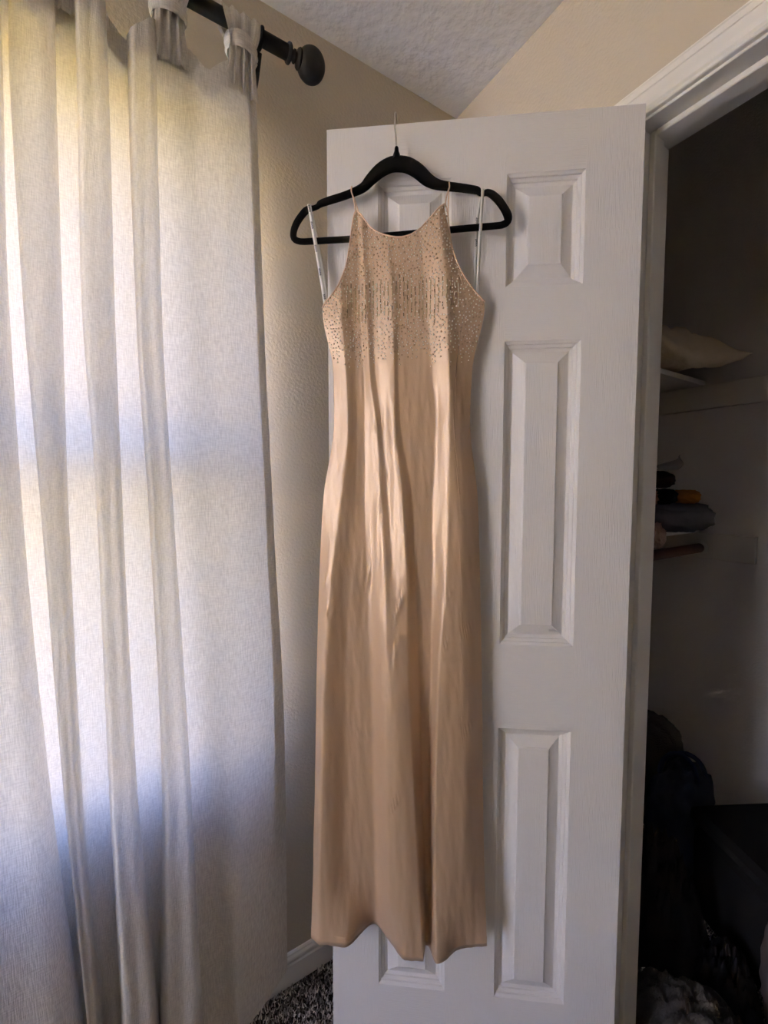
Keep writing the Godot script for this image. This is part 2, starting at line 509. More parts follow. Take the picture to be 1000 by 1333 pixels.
func window_unit(called: String, lo: Vector3, hi: Vector3, along_x: bool, label: String) -> Node3D:
	var w := base(called, Vector3((lo.x + hi.x) / 2, lo.y, (lo.z + hi.z) / 2))
	w.set_meta("kind", "structure")
	tag(w, label, "window")
	var a := lo.x if along_x else lo.z
	var b := hi.x if along_x else hi.z
	var n := lo.z if along_x else lo.x
	var f := hi.z if along_x else hi.x
	var mk := func(p: float, q: float, y0: float, y1: float, n0: float, n1: float, st: SurfaceTool):
		if along_x: box(st, Vector3(p, y0, n0), Vector3(q, y1, n1), 0.003)
		else: box(st, Vector3(n0, y0, p), Vector3(n1, y1, q), 0.003)
	var st := begin()
	mk.call(a, a + 0.04, lo.y, hi.y, n, f, st)
	mk.call(b - 0.04, b, lo.y, hi.y, n, f, st)
	mk.call(a + 0.04, b - 0.04, lo.y, lo.y + 0.045, n, f, st)
	mk.call(a + 0.04, b - 0.04, hi.y - 0.045, hi.y, n, f, st)
	obj("window_frame", st, M.vinyl, w)
	var mid := (lo.y + hi.y) / 2
	st = begin()
	mk.call(a + 0.04, b - 0.04, mid - 0.035, mid + 0.035, n + 0.01, f - 0.01, st)
	obj("meeting_rail", st, M.vinyl, w)
	for s in [[lo.y + 0.045, mid - 0.035], [mid + 0.035, hi.y - 0.045]]:
		st = begin()
		var c := (n + f) / 2
		mk.call(a + 0.04, b - 0.04, s[0], s[1], c - 0.001, c + 0.001, st)
		obj("pane", st, M.glass, w)
	st = begin()
	if lo.z < 0.0: box(st, Vector3(a, lo.y, f), Vector3(b, lo.y + 0.012, 0.0), 0.002)
	else: box(st, Vector3(f, lo.y, a), Vector3(-3.6, lo.y + 0.012, b), 0.002)
	obj("sill", st, M.vinyl, w)
	return w

func build_windows():
	window_unit("window_1", Vector3(WIN_L, WIN_B, -0.12), Vector3(WIN_R, WIN_T, -0.06), true, "white vinyl sash window glowing through the curtain")
	window_unit("window_2", Vector3(-3.72, W2_B, W2_L), Vector3(-3.66, W2_T, W2_R), false, "tall bare white vinyl window in the wall facing the closet wall")

# sweep a profile of (outward w, proud t) round the doorway
func casing(st: SurfaceTool, prof: Array):
	var zl := JAMB_Z - 0.005
	var zr := JAMB_Z + OPEN_W + 0.005
	var yt := HEAD_Y + 0.005
	st.set_smooth_group(-1)
	var rows := [[], [], [], []]
	for p in prof:
		rows[0].append(Vector3(-p.y, 0.0, zl - p.x))
		rows[1].append(Vector3(-p.y, yt + p.x, zl - p.x))
		rows[2].append(Vector3(-p.y, yt + p.x, zr + p.x))
		rows[3].append(Vector3(-p.y, 0.0, zr + p.x))
	grid(st, rows)

func build_trim():
	var prof := [Vector2(0.0, -0.002), Vector2(0.0, 0.009), Vector2(0.0015, 0.011), Vector2(0.005, 0.011), Vector2(0.007, 0.0085), Vector2(0.0085, 0.0085), Vector2(0.012, 0.012), Vector2(0.02, 0.0145), Vector2(0.0355, 0.0165), Vector2(0.0365, 0.0152), Vector2(0.0385, 0.0152), Vector2(0.0395, 0.0175), Vector2(0.049, 0.018), Vector2(0.05, 0.0168), Vector2(0.0515, 0.0168), Vector2(0.0525, 0.018), Vector2(0.0555, 0.018), Vector2(0.057, 0.0165), Vector2(0.057, -0.002)]
	var st := begin()
	casing(st, prof)
	tag(structure("trim_1", st, M.trim), "white moulded casing round the dark closet doorway", "door casing")
	var fr := base("trim_2", Vector3(0.055, 0, JAMB_Z))
	fr.set_meta("kind", "structure")
	tag(fr, "white painted jamb and stop lining the closet doorway", "door jamb")
	var zr := JAMB_Z + OPEN_W
	st = begin()
	box(st, Vector3(-0.001, 0, JAMB_Z - 0.018), Vector3(0.116, HEAD_Y, JAMB_Z), 0.0012)
	obj("jamb", st, M.trim, fr)
	st = begin()
	box(st, Vector3(-0.001, 0, zr), Vector3(0.116, HEAD_Y, zr + 0.018), 0.0012)
	obj("jamb", st, M.trim, fr)
	st = begin()
	box(st, Vector3(-0.001, HEAD_Y, JAMB_Z - 0.018), Vector3(0.116, HEAD_Y + 0.018, zr + 0.018), 0.0012)
	obj("head_jamb", st, M.trim, fr)
	st = begin()
	box(st, Vector3(0.037, 0, JAMB_Z), Vector3(0.072, HEAD_Y, JAMB_Z + 0.012), 0.002)
	obj("door_stop", st, M.trim, fr)
	st = begin()
	box(st, Vector3(0.037, 0, zr - 0.012), Vector3(0.072, HEAD_Y, zr), 0.002)
	obj("door_stop", st, M.trim, fr)
	st = begin()
	box(st, Vector3(0.037, HEAD_Y - 0.012, JAMB_Z + 0.012), Vector3(0.072, HEAD_Y, zr - 0.012), 0.002)
	obj("door_stop", st, M.trim, fr)
	# baseboards: profile (proud, height)
	var bp := [Vector2(0.0, 0.0), Vector2(0.012, 0.0), Vector2(0.012, 0.056), Vector2(0.0085, 0.0585), Vector2(0.0085, 0.064), Vector2(0.0105, 0.067), Vector2(0.0095, 0.072), Vector2(0.006, 0.077), Vector2(0.006, 0.081), Vector2(0.0035, 0.085), Vector2(0.0, 0.085)]
	st = begin(); st.set_smooth_group(-1)
	var r0 := []; var r1 := []
	for p in bp:
		r0.append(Vector3(-3.6, p.y, p.x)); r1.append(Vector3(0.0, p.y, p.x))
	grid(st, [r0, r1])
	tag(structure("baseboard_left", st, M.trim), "white stepped baseboard at the foot of the window wall", "baseboard")
	st = begin(); st.set_smooth_group(-1)
	r0 = []; r1 = []
	for p in bp:
		r0.append(Vector3(-p.x, p.y, 0.012)); r1.append(Vector3(-p.x, p.y, JAMB_Z - 0.062))
	grid(st, [r0, r1])
	tag(structure("baseboard_right", st, M.trim), "white stepped baseboard on the closet wall behind the door", "baseboard")
	for k in 2:
		st = begin(); st.set_smooth_group(-1)
		r0 = []; r1 = []
		for p in bp:
			if k == 0:
				r0.append(Vector3(0.97 - p.x, p.y, 0.0)); r1.append(Vector3(0.97 - p.x, p.y, 1.95))
			else:
				r0.append(Vector3(0.115, p.y, p.x)); r1.append(Vector3(0.97, p.y, p.x))
		grid(st, [r0, r1])
		tag(structure(["baseboard_closet_back", "baseboard_closet_side"][k], st, M.trim), ["white baseboard along the back wall of the closet", "white baseboard along the closet wall under the shelves"][k], "baseboard")

# ---------------------------------------------------------------- door
func build_door():
	var door := base("door_1", dp(0.3, 0.0, 0.0))
	door.set_meta("kind", "structure")
	tag(door, "white six-panel interior door standing open with the dress hung on it", "door")
	var us := [0.0, 0.105, 0.252, 0.359, 0.505, 0.609]
	var hs := [0.012, 0.211, 0.818, 0.997, 1.612, 1.717, 1.931, 2.040]
	var th := 0.035
	var pan_u := [1, 3]
	var pan_h := [1, 3, 5]
	var st := begin(); st.set_smooth_group(-1)
	for side in 2:
		var d := 0.0 if side == 0 else -th
		for i in 5:
			for j in 7:
				if i in pan_u and j in pan_h: continue
				var rail: bool = i in pan_u
				var cs := [Vector2(us[i], hs[j]), Vector2(us[i + 1], hs[j]), Vector2(us[i + 1], hs[j + 1]), Vector2(us[i], hs[j + 1])]
				var uv := []
				for c in cs: uv.append(Vector2(c.y, c.x) * 2.2 + Vector2(0.37, 0.21) if rail else c * 2.2)
				var p := []
				for c in cs: p.append(dp(c.x, c.y, d))
				if side == 0: quad(st, p[0], p[1], p[2], p[3], uv[0], uv[1], uv[2], uv[3])
				else: quad(st, p[3], p[2], p[1], p[0], uv[3], uv[2], uv[1], uv[0])
	# edges
	var o := [Vector2(0, 0.012), Vector2(0.609, 0.012), Vector2(0.609, 2.04), Vector2(0, 2.04)]
	for k in 4:
		var a: Vector2 = o[k]; var b: Vector2 = o[(k + 1) % 4]
		quad(st, dp(a.x, a.y, 0), dp(a.x, a.y, -th), dp(b.x, b.y, -th), dp(b.x, b.y, 0), Vector2(0, a.y), Vector2(0.03, a.y), Vector2(0.03, b.y), Vector2(0, b.y))
	obj("slab", st, M.door, door)
	# each raised panel with its moulding: (inset, depth)
	var prof := [Vector2(0.0, 0.0), Vector2(0.0010, -0.0012), Vector2(0.0052, -0.0036), Vector2(0.0058, -0.0070), Vector2(0.0074, -0.0072), Vector2(0.0116, -0.0092), Vector2(0.0122, -0.0122), Vector2(0.0138, -0.0124), Vector2(0.0180, -0.0138), Vector2(0.0194, -0.0138), Vector2(0.0405, -0.0046), Vector2(0.0420, -0.0026), Vector2(0.0435, -0.0022)]
	for i in pan_u:
		for j in pan_h:
			st = begin(); st.set_smooth_group(-1)
			for side in 2:
				var rows := []
				var uvr := []
				for q in prof:
					var a := Vector2(us[i] + q.x, hs[j] + q.x)
					var b := Vector2(us[i + 1] - q.x, hs[j + 1] - q.x)
					var cs := [a, Vector2(b.x, a.y), b, Vector2(a.x, b.y)]
					if side == 1: cs.reverse()
					var row := []; var ur := []
					for c in cs:
						row.append(dp(c.x, c.y, q.y if side == 0 else -th - q.y))
						ur.append(c * 2.2 + Vector2(0.11 * i, 0.07 * j))
					rows.append(row); uvr.append(ur)
				grid(st, rows, uvr, true)
				var l: Array = rows[rows.size() - 1]
				var lu: Array = uvr[uvr.size() - 1]
				quad(st, l[0], l[1], l[2], l[3], lu[0], lu[1], lu[2], lu[3])
			obj("panel", st, M.door, door)
	for h in [0.2, 1.05, 1.84]:
		st = begin()
		var pin := Vector3(-0.012, h, JAMB_Z - 0.001)
		lathe(st, pin, Vector3.UP, [Vector2(-0.005, 0.0), Vector2(-0.004, 0.004), Vector2(0.0, 0.0062), Vector2(0.084, 0.0062), Vector2(0.088, 0.004), Vector2(0.089, 0.0)], 14)
		obj("hinge", st, M.chrome, door)

# ---------------------------------------------------------------- closet fittings
func build_closet():
	var cl := base("closet_shelf", Vector3(0.54, 1.70, 0.0))
	tag(cl, "white upper closet shelf carrying the pale pillow", "shelf")
	var st := begin()
	box(st, Vector3(0.116, 1.700, 0.001), Vector3(0.969, 1.718, 0.302), 0.001)
	obj("shelf_board", st, M.shelf, cl)
	st = begin()
	box(st, Vector3(0.951, 1.612, 0.001), Vector3(0.9695, 1.6995, 1.949), 0.0015)
	obj("cleat", st, M.shelf, cl)
	var lo := base("closet_shelf", Vector3(0.54, 1.14, 0.0))
	tag(lo, "white lower closet shelf under the folded sweaters", "shelf")
	st = begin()
	box(st, Vector3(0.116, 1.1515, 0.001), Vector3(0.969, 1.1695, 0.302), 0.001)
	obj("shelf_board", st, M.shelf, lo)
	st = begin()
	box(st, Vector3(0.951, 1.056, 0.001), Vector3(0.9695, 1.151, 0.478), 0.0015)
	obj("cleat", st, M.shelf, lo)
	var rd := base("closet_rod", Vector3(0.54, 1.093, 0.315))
	tag(rd, "reddish-brown wooden hanging rod below the lower closet shelf", "closet rod")
	st = begin()
	tube(st, [Vector3(0.117, 1.095, 0.315), Vector3(0.5, 1.095, 0.315), Vector3(0.948, 1.095, 0.315)], [0.0175], 18)
	obj("pole", st, M.rodwood, rd)
	st = begin()
	lathe(st, Vector3(0.9508, 1.095, 0.315), Vector3(-1, 0, 0), [Vector2(0, 0.0), Vector2(0, 0.026), Vector2(0.003, 0.026), Vector2(0.004, 0.0225), Vector2(0.012, 0.0215), Vector2(0.012, 0.0177)], 24)
	obj("rod_socket", st, M.shelf, rd)

# ---------------------------------------------------------------- curtain
var tabs_x := []
func sag(x: float) -> float:
	var best := 9.0
	for t in tabs_x: best = minf(best, absf(x - t))
	var k := clampf(best / 0.0665, 0.0, 1.0)
	return 2.186 - 0.050 * k * k * (1.6 - 0.6 * k)

func fold_profile(h: float) -> Array:
	var pts := []
	var lap := clampf(lerpf(0.05, 0.20, (h - 0.1) / 1.2), 0.05, 0.20)
	var sets := []
	# folds out of frame to the left go on at the same spacing
	for k in range(11, 0, -1):
		var off := -0.128 * k
		var l := look(FOLD_H, FOLDS[0][0], h) + off + 0.012 * sin(k * 2.3 + h)
		var r := look(FOLD_H, FOLDS[0][1], h) + off + 0.010 * sin(k * 1.7 + h * 1.3)
		sets.append([l, r, 0.055 + 0.008 * sin(k * 3.1)])
	var deep := [0.058, 0.052, 0.052, 0.046]
	for f in 4:
		sets.append([look(FOLD_H, FOLDS[f][0], h), look(FOLD_H, FOLDS[f][1], h), deep[f]])
	var prev: float = sets[0][0] - 0.06
	pts.append(Vector2(prev - 0.03, 0.09))
	for s in sets:
		var w: float = s[1] - s[0]
		var nl: float = s[0] + lap * w
		var nr: float = s[1] - lap * w
		var dz: float = s[2] * clampf(0.75 + 0.25 * (2.2 - h), 0.7, 1.25)
		var vb := 0.080
		pts.append(Vector2((prev + nl) * 0.5, vb))
		pts.append(Vector2(nl - 0.002, vb + 0.007))
		pts.append(Vector2(s[0] + 0.02 * w, vb + 0.55 * dz))
		pts.append(Vector2(s[0] + 0.16 * w, vb + 0.93 * dz))
		pts.append(Vector2(s[0] + 0.5 * w, vb + dz * (0.96 + 0.05 * sin(s[0] * 90.0))))
		pts.append(Vector2(s[1] - 0.16 * w, vb + 0.93 * dz))
		pts.append(Vector2(s[1] - 0.02 * w, vb + 0.55 * dz))
		pts.append(Vector2(nr + 0.002, vb + 0.007))
		prev = nr
	for p in PANEL:
		pts.append(Vector2(look(FOLD_H, p[0], h), look(FOLD_H, p[1], h)))
	return pts

func build_curtain():
	for k in 14: tabs_x.append(-0.662 - 0.1335 * k)
	var cu := base("curtain", Vector3(-1.2, 0.09, 0.09))
	tag(cu, "cream tab-top cotton curtain panel glowing with daylight beside the door", "curtain")
	var sub := 5
	var cols := 0
	var nrow := 72
	var rows := []
	var uvs := []
	var n1 := noise(3.0, 91, 2)
	var n2 := noise(14.0, 92, 2)
	for i in nrow + 1:
		var t := float(i) / nrow
		var row := []
		var ur := []
		var h0 := lerpf(0.092, 2.186, t)
		var pr := spline(fold_profile(h0), sub)
		for j in pr.size():
			var p: Vector2 = pr[j]
			var top := sag(p.x)
			var h := lerpf(0.092, top, t)
			var wob := 0.0035 * n1.get_noise_3d(p.x * 1.0, h * 0.5, j * 0.02) + 0.0016 * n2.get_noise_3d(p.x * 2.2, h * 0.8, j * 0.02)
			row.append(Vector3(p.x, h, p.y + wob))
			ur.append(Vector2(j * 0.012, h))
		rows.append(row); uvs.append(ur)
		cols = row.size()
	var st := begin()
	grid(st, rows, uvs)
	obj("drop", st, M.curtain, cu)
	# heading band: second layer of cloth along the top
	var brow := []; var bu := []
	for i in 5:
		var row := []; var ur := []
		for j in cols:
			var a: Vector3 = rows[nrow][j]
			var b: Vector3 = rows[nrow - 2][j]
			var p := a + (b - a).normalized() * (0.014 * i)
			row.append(p - Vector3(0, 0, 0.0025 + 0.002 * sin(i * 0.78)))
			ur.append(Vector2(j * 0.012, p.y))
		brow.append(row); bu.append(ur)
	st = begin()
	grid(st, brow, bu)
	obj("heading_band", st, M.curtain, cu)
	# side hem, folded to the back
	brow = []; bu = []
	for i in nrow + 1:
		var row := []; var ur := []
		for k in 5:
			var j := cols - 5 + k
			row.append(rows[i][j] - Vector3(0, 0, 0.0022))
			ur.append(uvs[i][j] + Vector2(0.3, 0.1))
		brow.append(row); bu.append(ur)
	st = begin()
	grid(st, brow, bu)
	obj("side_hem", st, M.curtain, cu)
	# tabs: gathered loops over the rod, each cinched by a wrapped band
	for k in tabs_x.size():
		var x: float = tabs_x[k]
		var row_n := 0
		var tr := []; var tu := []
		# path in (z, y) from the front foot over the rod to the back foot, with half widths
		var path := []
		path.append([ROD_Z + 0.004, 2.125, 0.036])
		path.append([ROD_Z + 0.010, 2.16, 0.030])
		path.append([ROD_Z + 0.014, 2.19, 0.027])
		path.append([ROD_Z + 0.0155, 2.212, 0.026])
		path.append([ROD_Z + 0.0185, 2.235, 0.033])
		for q in 9:
			var f := lerpf(-0.15, PI + 0.15, q / 8.0)
			path.append([ROD_Z + 0.0195 * cos(f), ROD_Y + 0.0195 * sin(f), 0.039])
		path.append([ROD_Z - 0.014, 2.235, 0.026])
		path.append([ROD_Z - 0.008, 2.21, 0.021])
		path.append([ROD_Z - 0.008, 2.18, 0.026])
		path.append([ROD_Z - 0.009, 2.14, 0.034])
		for p in path:
			var row := []; var ur := []
			for c in 25:
				var s := c / 12.0 - 1.0
				var amp: float = 0.0046 * (1.0 - 0.45 * (p[2] - 0.026) / 0.014)
				var out: float = amp * sin(s * 11.0 + k * 1.9) + amp * 0.6 * sin(s * 23.0 + k)
				var dir := Vector2(p[0] - ROD_Z, p[1] - ROD_Y).normalized() if p[1] > ROD_Y - 0.02 else Vector2(signf(p[0] - ROD_Z), 0)
				row.append(Vector3(x + s * p[2] + 0.006 * (p[1] - 2.2) * sin(k * 2.0), p[1] + dir.y * out, p[0] + dir.x * out))
				ur.append(Vector2(s * 0.05, p[1] + p[0] * 0.5 + 0.13 * k))
			tr.append(row); tu.append(ur)
		st = begin()
		grid(st, tr, tu)
		obj("tab", st, M.curtain, cu)
		# cinching band
		tr = []; tu = []
		for q in 33:
			var f := TAU * q / 32.0
			var row := []; var ur := []
			for c in 9:
				var y := 2.196 + 0.0042 * c - 0.0014 * cos(f) * 2.0
				var bulge := 0.0022 * sin(PI * c / 8.0) + 0.0010 * sin(c * 2.4 + f * 1.5 + k)
				row.append(Vector3(x + (0.0295 + bulge * 1.4) * cos(f), y + 0.004 * sin(f * 1.0 + k), ROD_Z + 0.003 + (0.0200 + bulge * 1.4) * sin(f)))
				ur.append(Vector2(y, f * 0.03))
			tr.append(row); tu.append(ur)
		st = begin()
		grid(st, tr, tu)
		obj("tab_band", st, M.curtain, cu)

func build_rod():
	var r := base("curtain_rod", Vector3(-1.3, ROD_Y, ROD_Z))
	tag(r, "black metal curtain rod with a ball finial under the ceiling", "curtain rod")
	var st := begin()
	var x1 := -0.560
	lathe(st, Vector3(-2.6, ROD_Y, ROD_Z), Vector3.RIGHT, [Vector2(0, 0), Vector2(0, 0.0125), Vector2(1.7, 0.0125), Vector2(1.7, 0.0142), Vector2(2.6 + x1, 0.0142)], 24)
	obj("pole", st, M.iron, r)
	st = begin()
	lathe(st, Vector3(x1 - 0.004, ROD_Y, ROD_Z), Vector3.RIGHT, [Vector2(0, 0.0140), Vector2(0, 0.0172), Vector2(0.002, 0.0186), Vector2(0.006, 0.0186), Vector2(0.008, 0.0165), Vector2(0.0085, 0.011), Vector2(0.013, 0.0095), Vector2(0.0145, 0.0125), Vector2(0.0175, 0.0125), Vector2(0.019, 0.0095), Vector2(0.022, 0.0105), Vector2(0.0235, 0.0175), Vector2(0.0265, 0.0195), Vector2(0.0295, 0.0185), Vector2(0.031, 0.0165)], 28)
	obj("finial_neck", st, M.iron, r)
	st = begin()
	var prof := []
	for k in 17:
		var f := lerpf(0.52, PI, k / 16.0)
		prof.append(Vector2(0.0295 - 0.0315 * cos(f), 0.0325 * sin(f)))
	lathe(st, Vector3(x1 + 0.0215, ROD_Y, ROD_Z), Vector3.RIGHT, prof, 32)
	obj("finial_ball", st, M.iron, r)
	for x in [-0.622, -2.5]:
		st = begin()
		box(st, Vector3(x - 0.010, 2.165, 0.0005), Vector3(x + 0.010, 2.262, 0.005), 0.0012)
		obj("wall_plate", st, M.iron, r)
		st = begin()
		var pts := spline([Vector3(x, 2.185, 0.004), Vector3(x, 2.19, 0.03), Vector3(x, 2.205, 0.062), Vector3(x, 2.238, 0.088)], 5)
		tube(st, pts, [0.0055], 10)
		obj("bracket_arm", st, M.iron, r)
		st = begin()
		var cup := []
		for q in 13:
			var f := lerpf(PI - 0.25, TAU + 0.25, q / 12.0)
			cup.append(Vector3(x, ROD_Y + 0.0185 * sin(f), ROD_Z + 0.0185 * cos(f)))
		tube(st, cup, [0.0042], 8)
		obj("rod_cup", st, M.iron, r)

# ---------------------------------------------------------------- hanger
const HD := 0.021
func build_hanger():
	var hg := base("coat_hanger", dp(0.466, 1.82, HD))
	tag(hg, "black velvet clothes hanger hooked over the door top, carrying the dress", "hanger")
	var pts := []
	var out := []
	var inn := []
	for p in HANGER:
		pts.append(Vector2(p[0], p[1])); out.append(p[2]); inn.append(p[3])
	var n := pts.size()
	var rows := []
	for i in n:
		for k in 3:
			var t := k / 3.0
			var i0 := (i + n - 1) % n; var i2 := (i + 1) % n; var i3 := (i + 2) % n
			var c: Vector2 = cr(pts[i0], pts[i], pts[i2], pts[i3], t)
			var c2: Vector2 = cr(pts[i0], pts[i], pts[i2], pts[i3], t + 0.03)
			var tg := (c2 - c).normalized()
			var ow := Vector2(tg.y, -tg.x)
			var a: float = cr(out[i0], out[i], out[i2], out[i3], t)
			var b: float = cr(inn[i0], inn[i], inn[i2], inn[i3], t)
			var row := []
			for q in 16:
				var f := TAU * q / 16.0
				var cx := signf(cos(f)) * pow(absf(cos(f)), 0.55)
				var sy := signf(sin(f)) * pow(absf(sin(f)), 0.75)
				var r := a if cx > 0.0 else b
				var e := c + ow * (cx * r)
				row.append(dp(e.x, e.y, HD + 0.0032 * sy))
			rows.append(row)
	rows.append(rows[0])
	var st := begin()
	grid(st, rows, [], true)
	obj("frame", st, M.velvet, hg)
	st = begin()
	lathe(st, dp(0.4665, 1.958, HD), Vector3.UP, [Vector2(0, 0.0075), Vector2(0.008, 0.0068), Vector2(0.014, 0.0045), Vector2(0.021, 0.0038), Vector2(0.0225, 0.003), Vector2(0.0225, 0.0)], 16)
	obj("hook_collar", st, M.velvet, hg)
	var hp := [dp(0.4665, 1.975, HD), dp(0.468, 2.0, HD), dp(0.470, 2.022, HD + 0.002)]
	for q in 11:
		var f := lerpf(0.1, PI - 0.1, q / 10.0)
		hp.append(dp(0.470 - 0.0055 * q / 10.0, 2.036 + 0.021 * sin(f), -0.0175 + 0.0405 * cos(f) * 1.0))
	hp.append(dp(0.4638, 2.022, -0.0585))
	hp.append(dp(0.4635, 2.008, -0.056))
	st = begin()
	tube(st, spline(hp, 4), [0.0016], 10)
	obj("hook", st, M.chrome, hg)

# ---------------------------------------------------------------- dress
func lin(xs: Array, ys: Array, x: float) -> float:
	for i in xs.size() - 1:
		if x >= xs[i + 1]:
			return lerpf(ys[i], ys[i + 1], clampf((x - xs[i]) / (xs[i + 1] - xs[i]), 0.0, 1.0))
	return ys[ys.size() - 1]

func row_at(tab: Array, h: float, j: int) -> float:
	var n := DRESS_H.size()
	var col := []
	for i in n: col.append(tab[i][j])
	return look(DRESS_H, col, h)

var _rows := {}
func dress_row(h: float) -> Array:
	var key := snappedf(h, 0.0001)
	if not _rows.has(key):
		var u := []; var d := []
		for j in 12:
			u.append(row_at(DRESS_U, h, j)); d.append(row_at(DRESS_D, h, j))
		_rows[key] = [u, d]
	return _rows[key]

var creases := []
var wn: FastNoiseLite
var wn2: FastNoiseLite
func dress_d(u: float, h: float) -> float:
	var r := dress_row(h)
	var d := lerpf(look(r[0], r[1], u), lin(r[0], r[1], u), clampf(0.45 + (h - 1.25) * 1.2, 0.0, 0.5))
	var edge := clampf(minf(absf(r[0][0] - u), absf(u - r[0][11])) / 0.012, 0.0, 1.0)
	d += 0.0014 * wn.get_noise_2d(u * 34.0, h * 5.0) * edge
	d += 0.0005 * wn2.get_noise_2d(u * 60.0, h * 22.0) * edge
	# pressed-in fold marks left from packing
	for c in creases:
		var a: Vector2 = c[0]; var b: Vector2 = c[1]
		if absf(h - (a.y + b.y) * 0.5) > 0.09: continue
		var ab := b - a
		var p := Vector2(u, h)
		var t := clampf((p - a).dot(ab) / ab.length_squared(), 0.0, 1.0)
		var off := p - (a + ab * t)
		var s := off.dot(Vector2(-ab.y, ab.x).normalized())
		var fade := exp(-off.length_squared() / 0.00003) * sin(PI * clampf(t, 0.02, 0.98))
		d += 1.7 * c[2] * fade * (1.0 if s > 0.0 else -0.35) * edge
	return d

func neck_h(u: float) -> float:
	var n := NECK.size()
	if u >= NECK[0].x: return NECK[0].y
	for i in n - 1:
		if u >= NECK[i + 1].x:
			var t: float = (NECK[i].x - u) / maxf(NECK[i].x - NECK[i + 1].x, 0.00001)
			return lerpf(NECK[i].y, NECK[i + 1].y, t)
	return NECK[n - 1].y

func build_dress():
	wn = noise(1.0, 101, 2)
	wn2 = noise(1.0, 102, 2)
	creases = [
		[Vector2(0.630, 1.062), Vector2(0.585, 1.068), 0.0022], [Vector2(0.637, 0.700), Vector2(0.590, 0.712), 0.0022],
		[Vector2(0.478, 0.668), Vector2(0.452, 0.715), 0.0034], [Vector2(0.500, 0.905), Vector2(0.476, 0.918), 0.002],
		[Vector2(0.376, 0.975), Vector2(0.330, 0.990), 0.002], [Vector2(0.372, 1.095), Vector2(0.352, 1.128), 0.0026],
		[Vector2(0.372, 1.000), Vector2(0.362, 1.03), 0.0026], [Vector2(0.470, 1.060), Vector2(0.448, 1.115), 0.003],
		[Vector2(0.340, 0.835), Vector2(0.305, 0.85), 0.0016], [Vector2(0.614, 1.115), Vector2(0.606, 1.15), 0.003],
		[Vector2(0.518, 1.44), Vector2(0.49, 1.452), 0.0015], [Vector2(0.51, 1.345), Vector2(0.476, 1.352), 0.0018],
		[Vector2(0.53, 1.115), Vector2(0.52, 1.16), 0.0022], [Vector2(0.345, 1.03), Vector2(0.31, 1.05), 0.0014],
		[Vector2(0.56, 0.80), Vector2(0.50, 0.815), 0.0012], [Vector2(0.47, 0.97), Vector2(0.465, 1.01), 0.002]]
	var dr := base("evening_dress", dp(0.46, DRESS_H[10], 0.04))
	tag(dr, "long champagne satin halter dress with beaded bodice hung on the open door", "dress")
	# columns across, denser where the folds turn
	var hem: float = 0.372
	var ncol := 168
	var nrow := 150
	var rows := []; var uvs := []
	for i in nrow + 1:
		rows.append([]); uvs.append([])
	for j in ncol + 1:
		var s := float(j) / ncol
		# column place is kept as a share of the width; its top is where it meets the neckline or armhole
		var lo_s := s
		var top := 1.68
		for it in 14:
			var rr := dress_row(top)
			var uu := lerpf(rr[0][0], rr[0][11], lo_s)
			top = lerpf(top, neck_h(uu), 0.6)
		for i in nrow + 1:
			var t := float(i) / nrow
			var h := lerpf(top, hem, t)
			var rr := dress_row(h)
			var u := lerpf(rr[0][0], rr[0][11], s)
			if t == 0.0: h = minf(neck_h(u), top + 0.004)
			rows[i].append(dp(u, h, dress_d(u, h)))
			uvs[i].append(Vector2(u, h))
	# hem turns under
	var hr := []; var hu := []
	for j in ncol + 1:
		hr.append(rows[nrow][j] + Vector3(0, 0.0005, 0) - door_n * 0.0022)
		hu.append(uvs[nrow][j])
	var hr2 := []
	for j in ncol + 1: hr2.append(rows[nrow][j] + Vector3(0, 0.02, 0) - door_n * 0.0025)
	rows.append(hr); uvs.append(hu)
	rows.append(hr2); uvs.append(hu)
	var st := begin()
	grid(st, rows, uvs)
	obj("front", st, M.satin, dr)
	# back of the dress, close to the door
	var br := []; var bu := []
	for i in 60:
		var h := lerpf(1.672, hem + 0.004, i / 59.0)
		var rr := dress_row(h)
		var row := []; var ur := []
		for j in 49:
			var s := j / 48.0
			var u := lerpf(rr[0][0], rr[0][11], s)
			var e := pow(absf(2.0 * s - 1.0), 6.0)
			var d := lerpf(0.0085 + 0.003 * sin(s * 19.0) * clampf((1.6 - h), 0.0, 1.0), look(rr[0], rr[1], u), e)
			row.append(dp(u, h, d)); ur.append(Vector2(u + 0.4, h))
		br.append(row); bu.append(ur)
	st = begin()
	grid(st, br, bu)
	obj("back", st, M.satin, dr)
	# fine piping along neckline and armholes
	var np := []
	for p in spline(NECK, 4): np.append(dp(p.x, p.y + 0.0003, dress_d(p.x, p.y) + 0.0006))
	st = begin()
	tube(st, np, [0.0013], 8)
	obj("neck_binding", st, M.binding, dr)
	# spaghetti straps looped over the hanger arms
	var arm := [[0.5545, 1.9115, 0.5445, 1.8545, 0.5365, 1.844], [0.3650, 1.9065, 0.3740, 1.853, 0.3668, 1.8415]]
	for a in arm:
		var f := [dp(a[2], a[3], dress_d(a[2], a[3] - 0.004) + 0.001), dp(lerpf(a[2], a[0], 0.5), lerpf(a[3], a[1], 0.5), HD + 0.009), dp(a[0], a[1] - 0.012, HD + 0.0062), dp(a[0], a[1] - 0.002, HD + 0.004)]
		f.append_array([dp(a[0], a[1] + 0.001, HD), dp(a[0], a[1] - 0.002, HD - 0.0045), dp(lerpf(a[0], a[4], 0.15), a[1] - 0.012, HD - 0.0062), dp(lerpf(a[0], a[4], 0.6), lerpf(a[1], a[5], 0.6), HD - 0.003), dp(a[4], a[5] - 0.004, HD + 0.001)])
		st = begin()
		tube(st, spline(f, 5), [0.0013], 8)
		obj("strap", st, M.binding, dr)
	build_loops(dr)
	build_beads(dr)

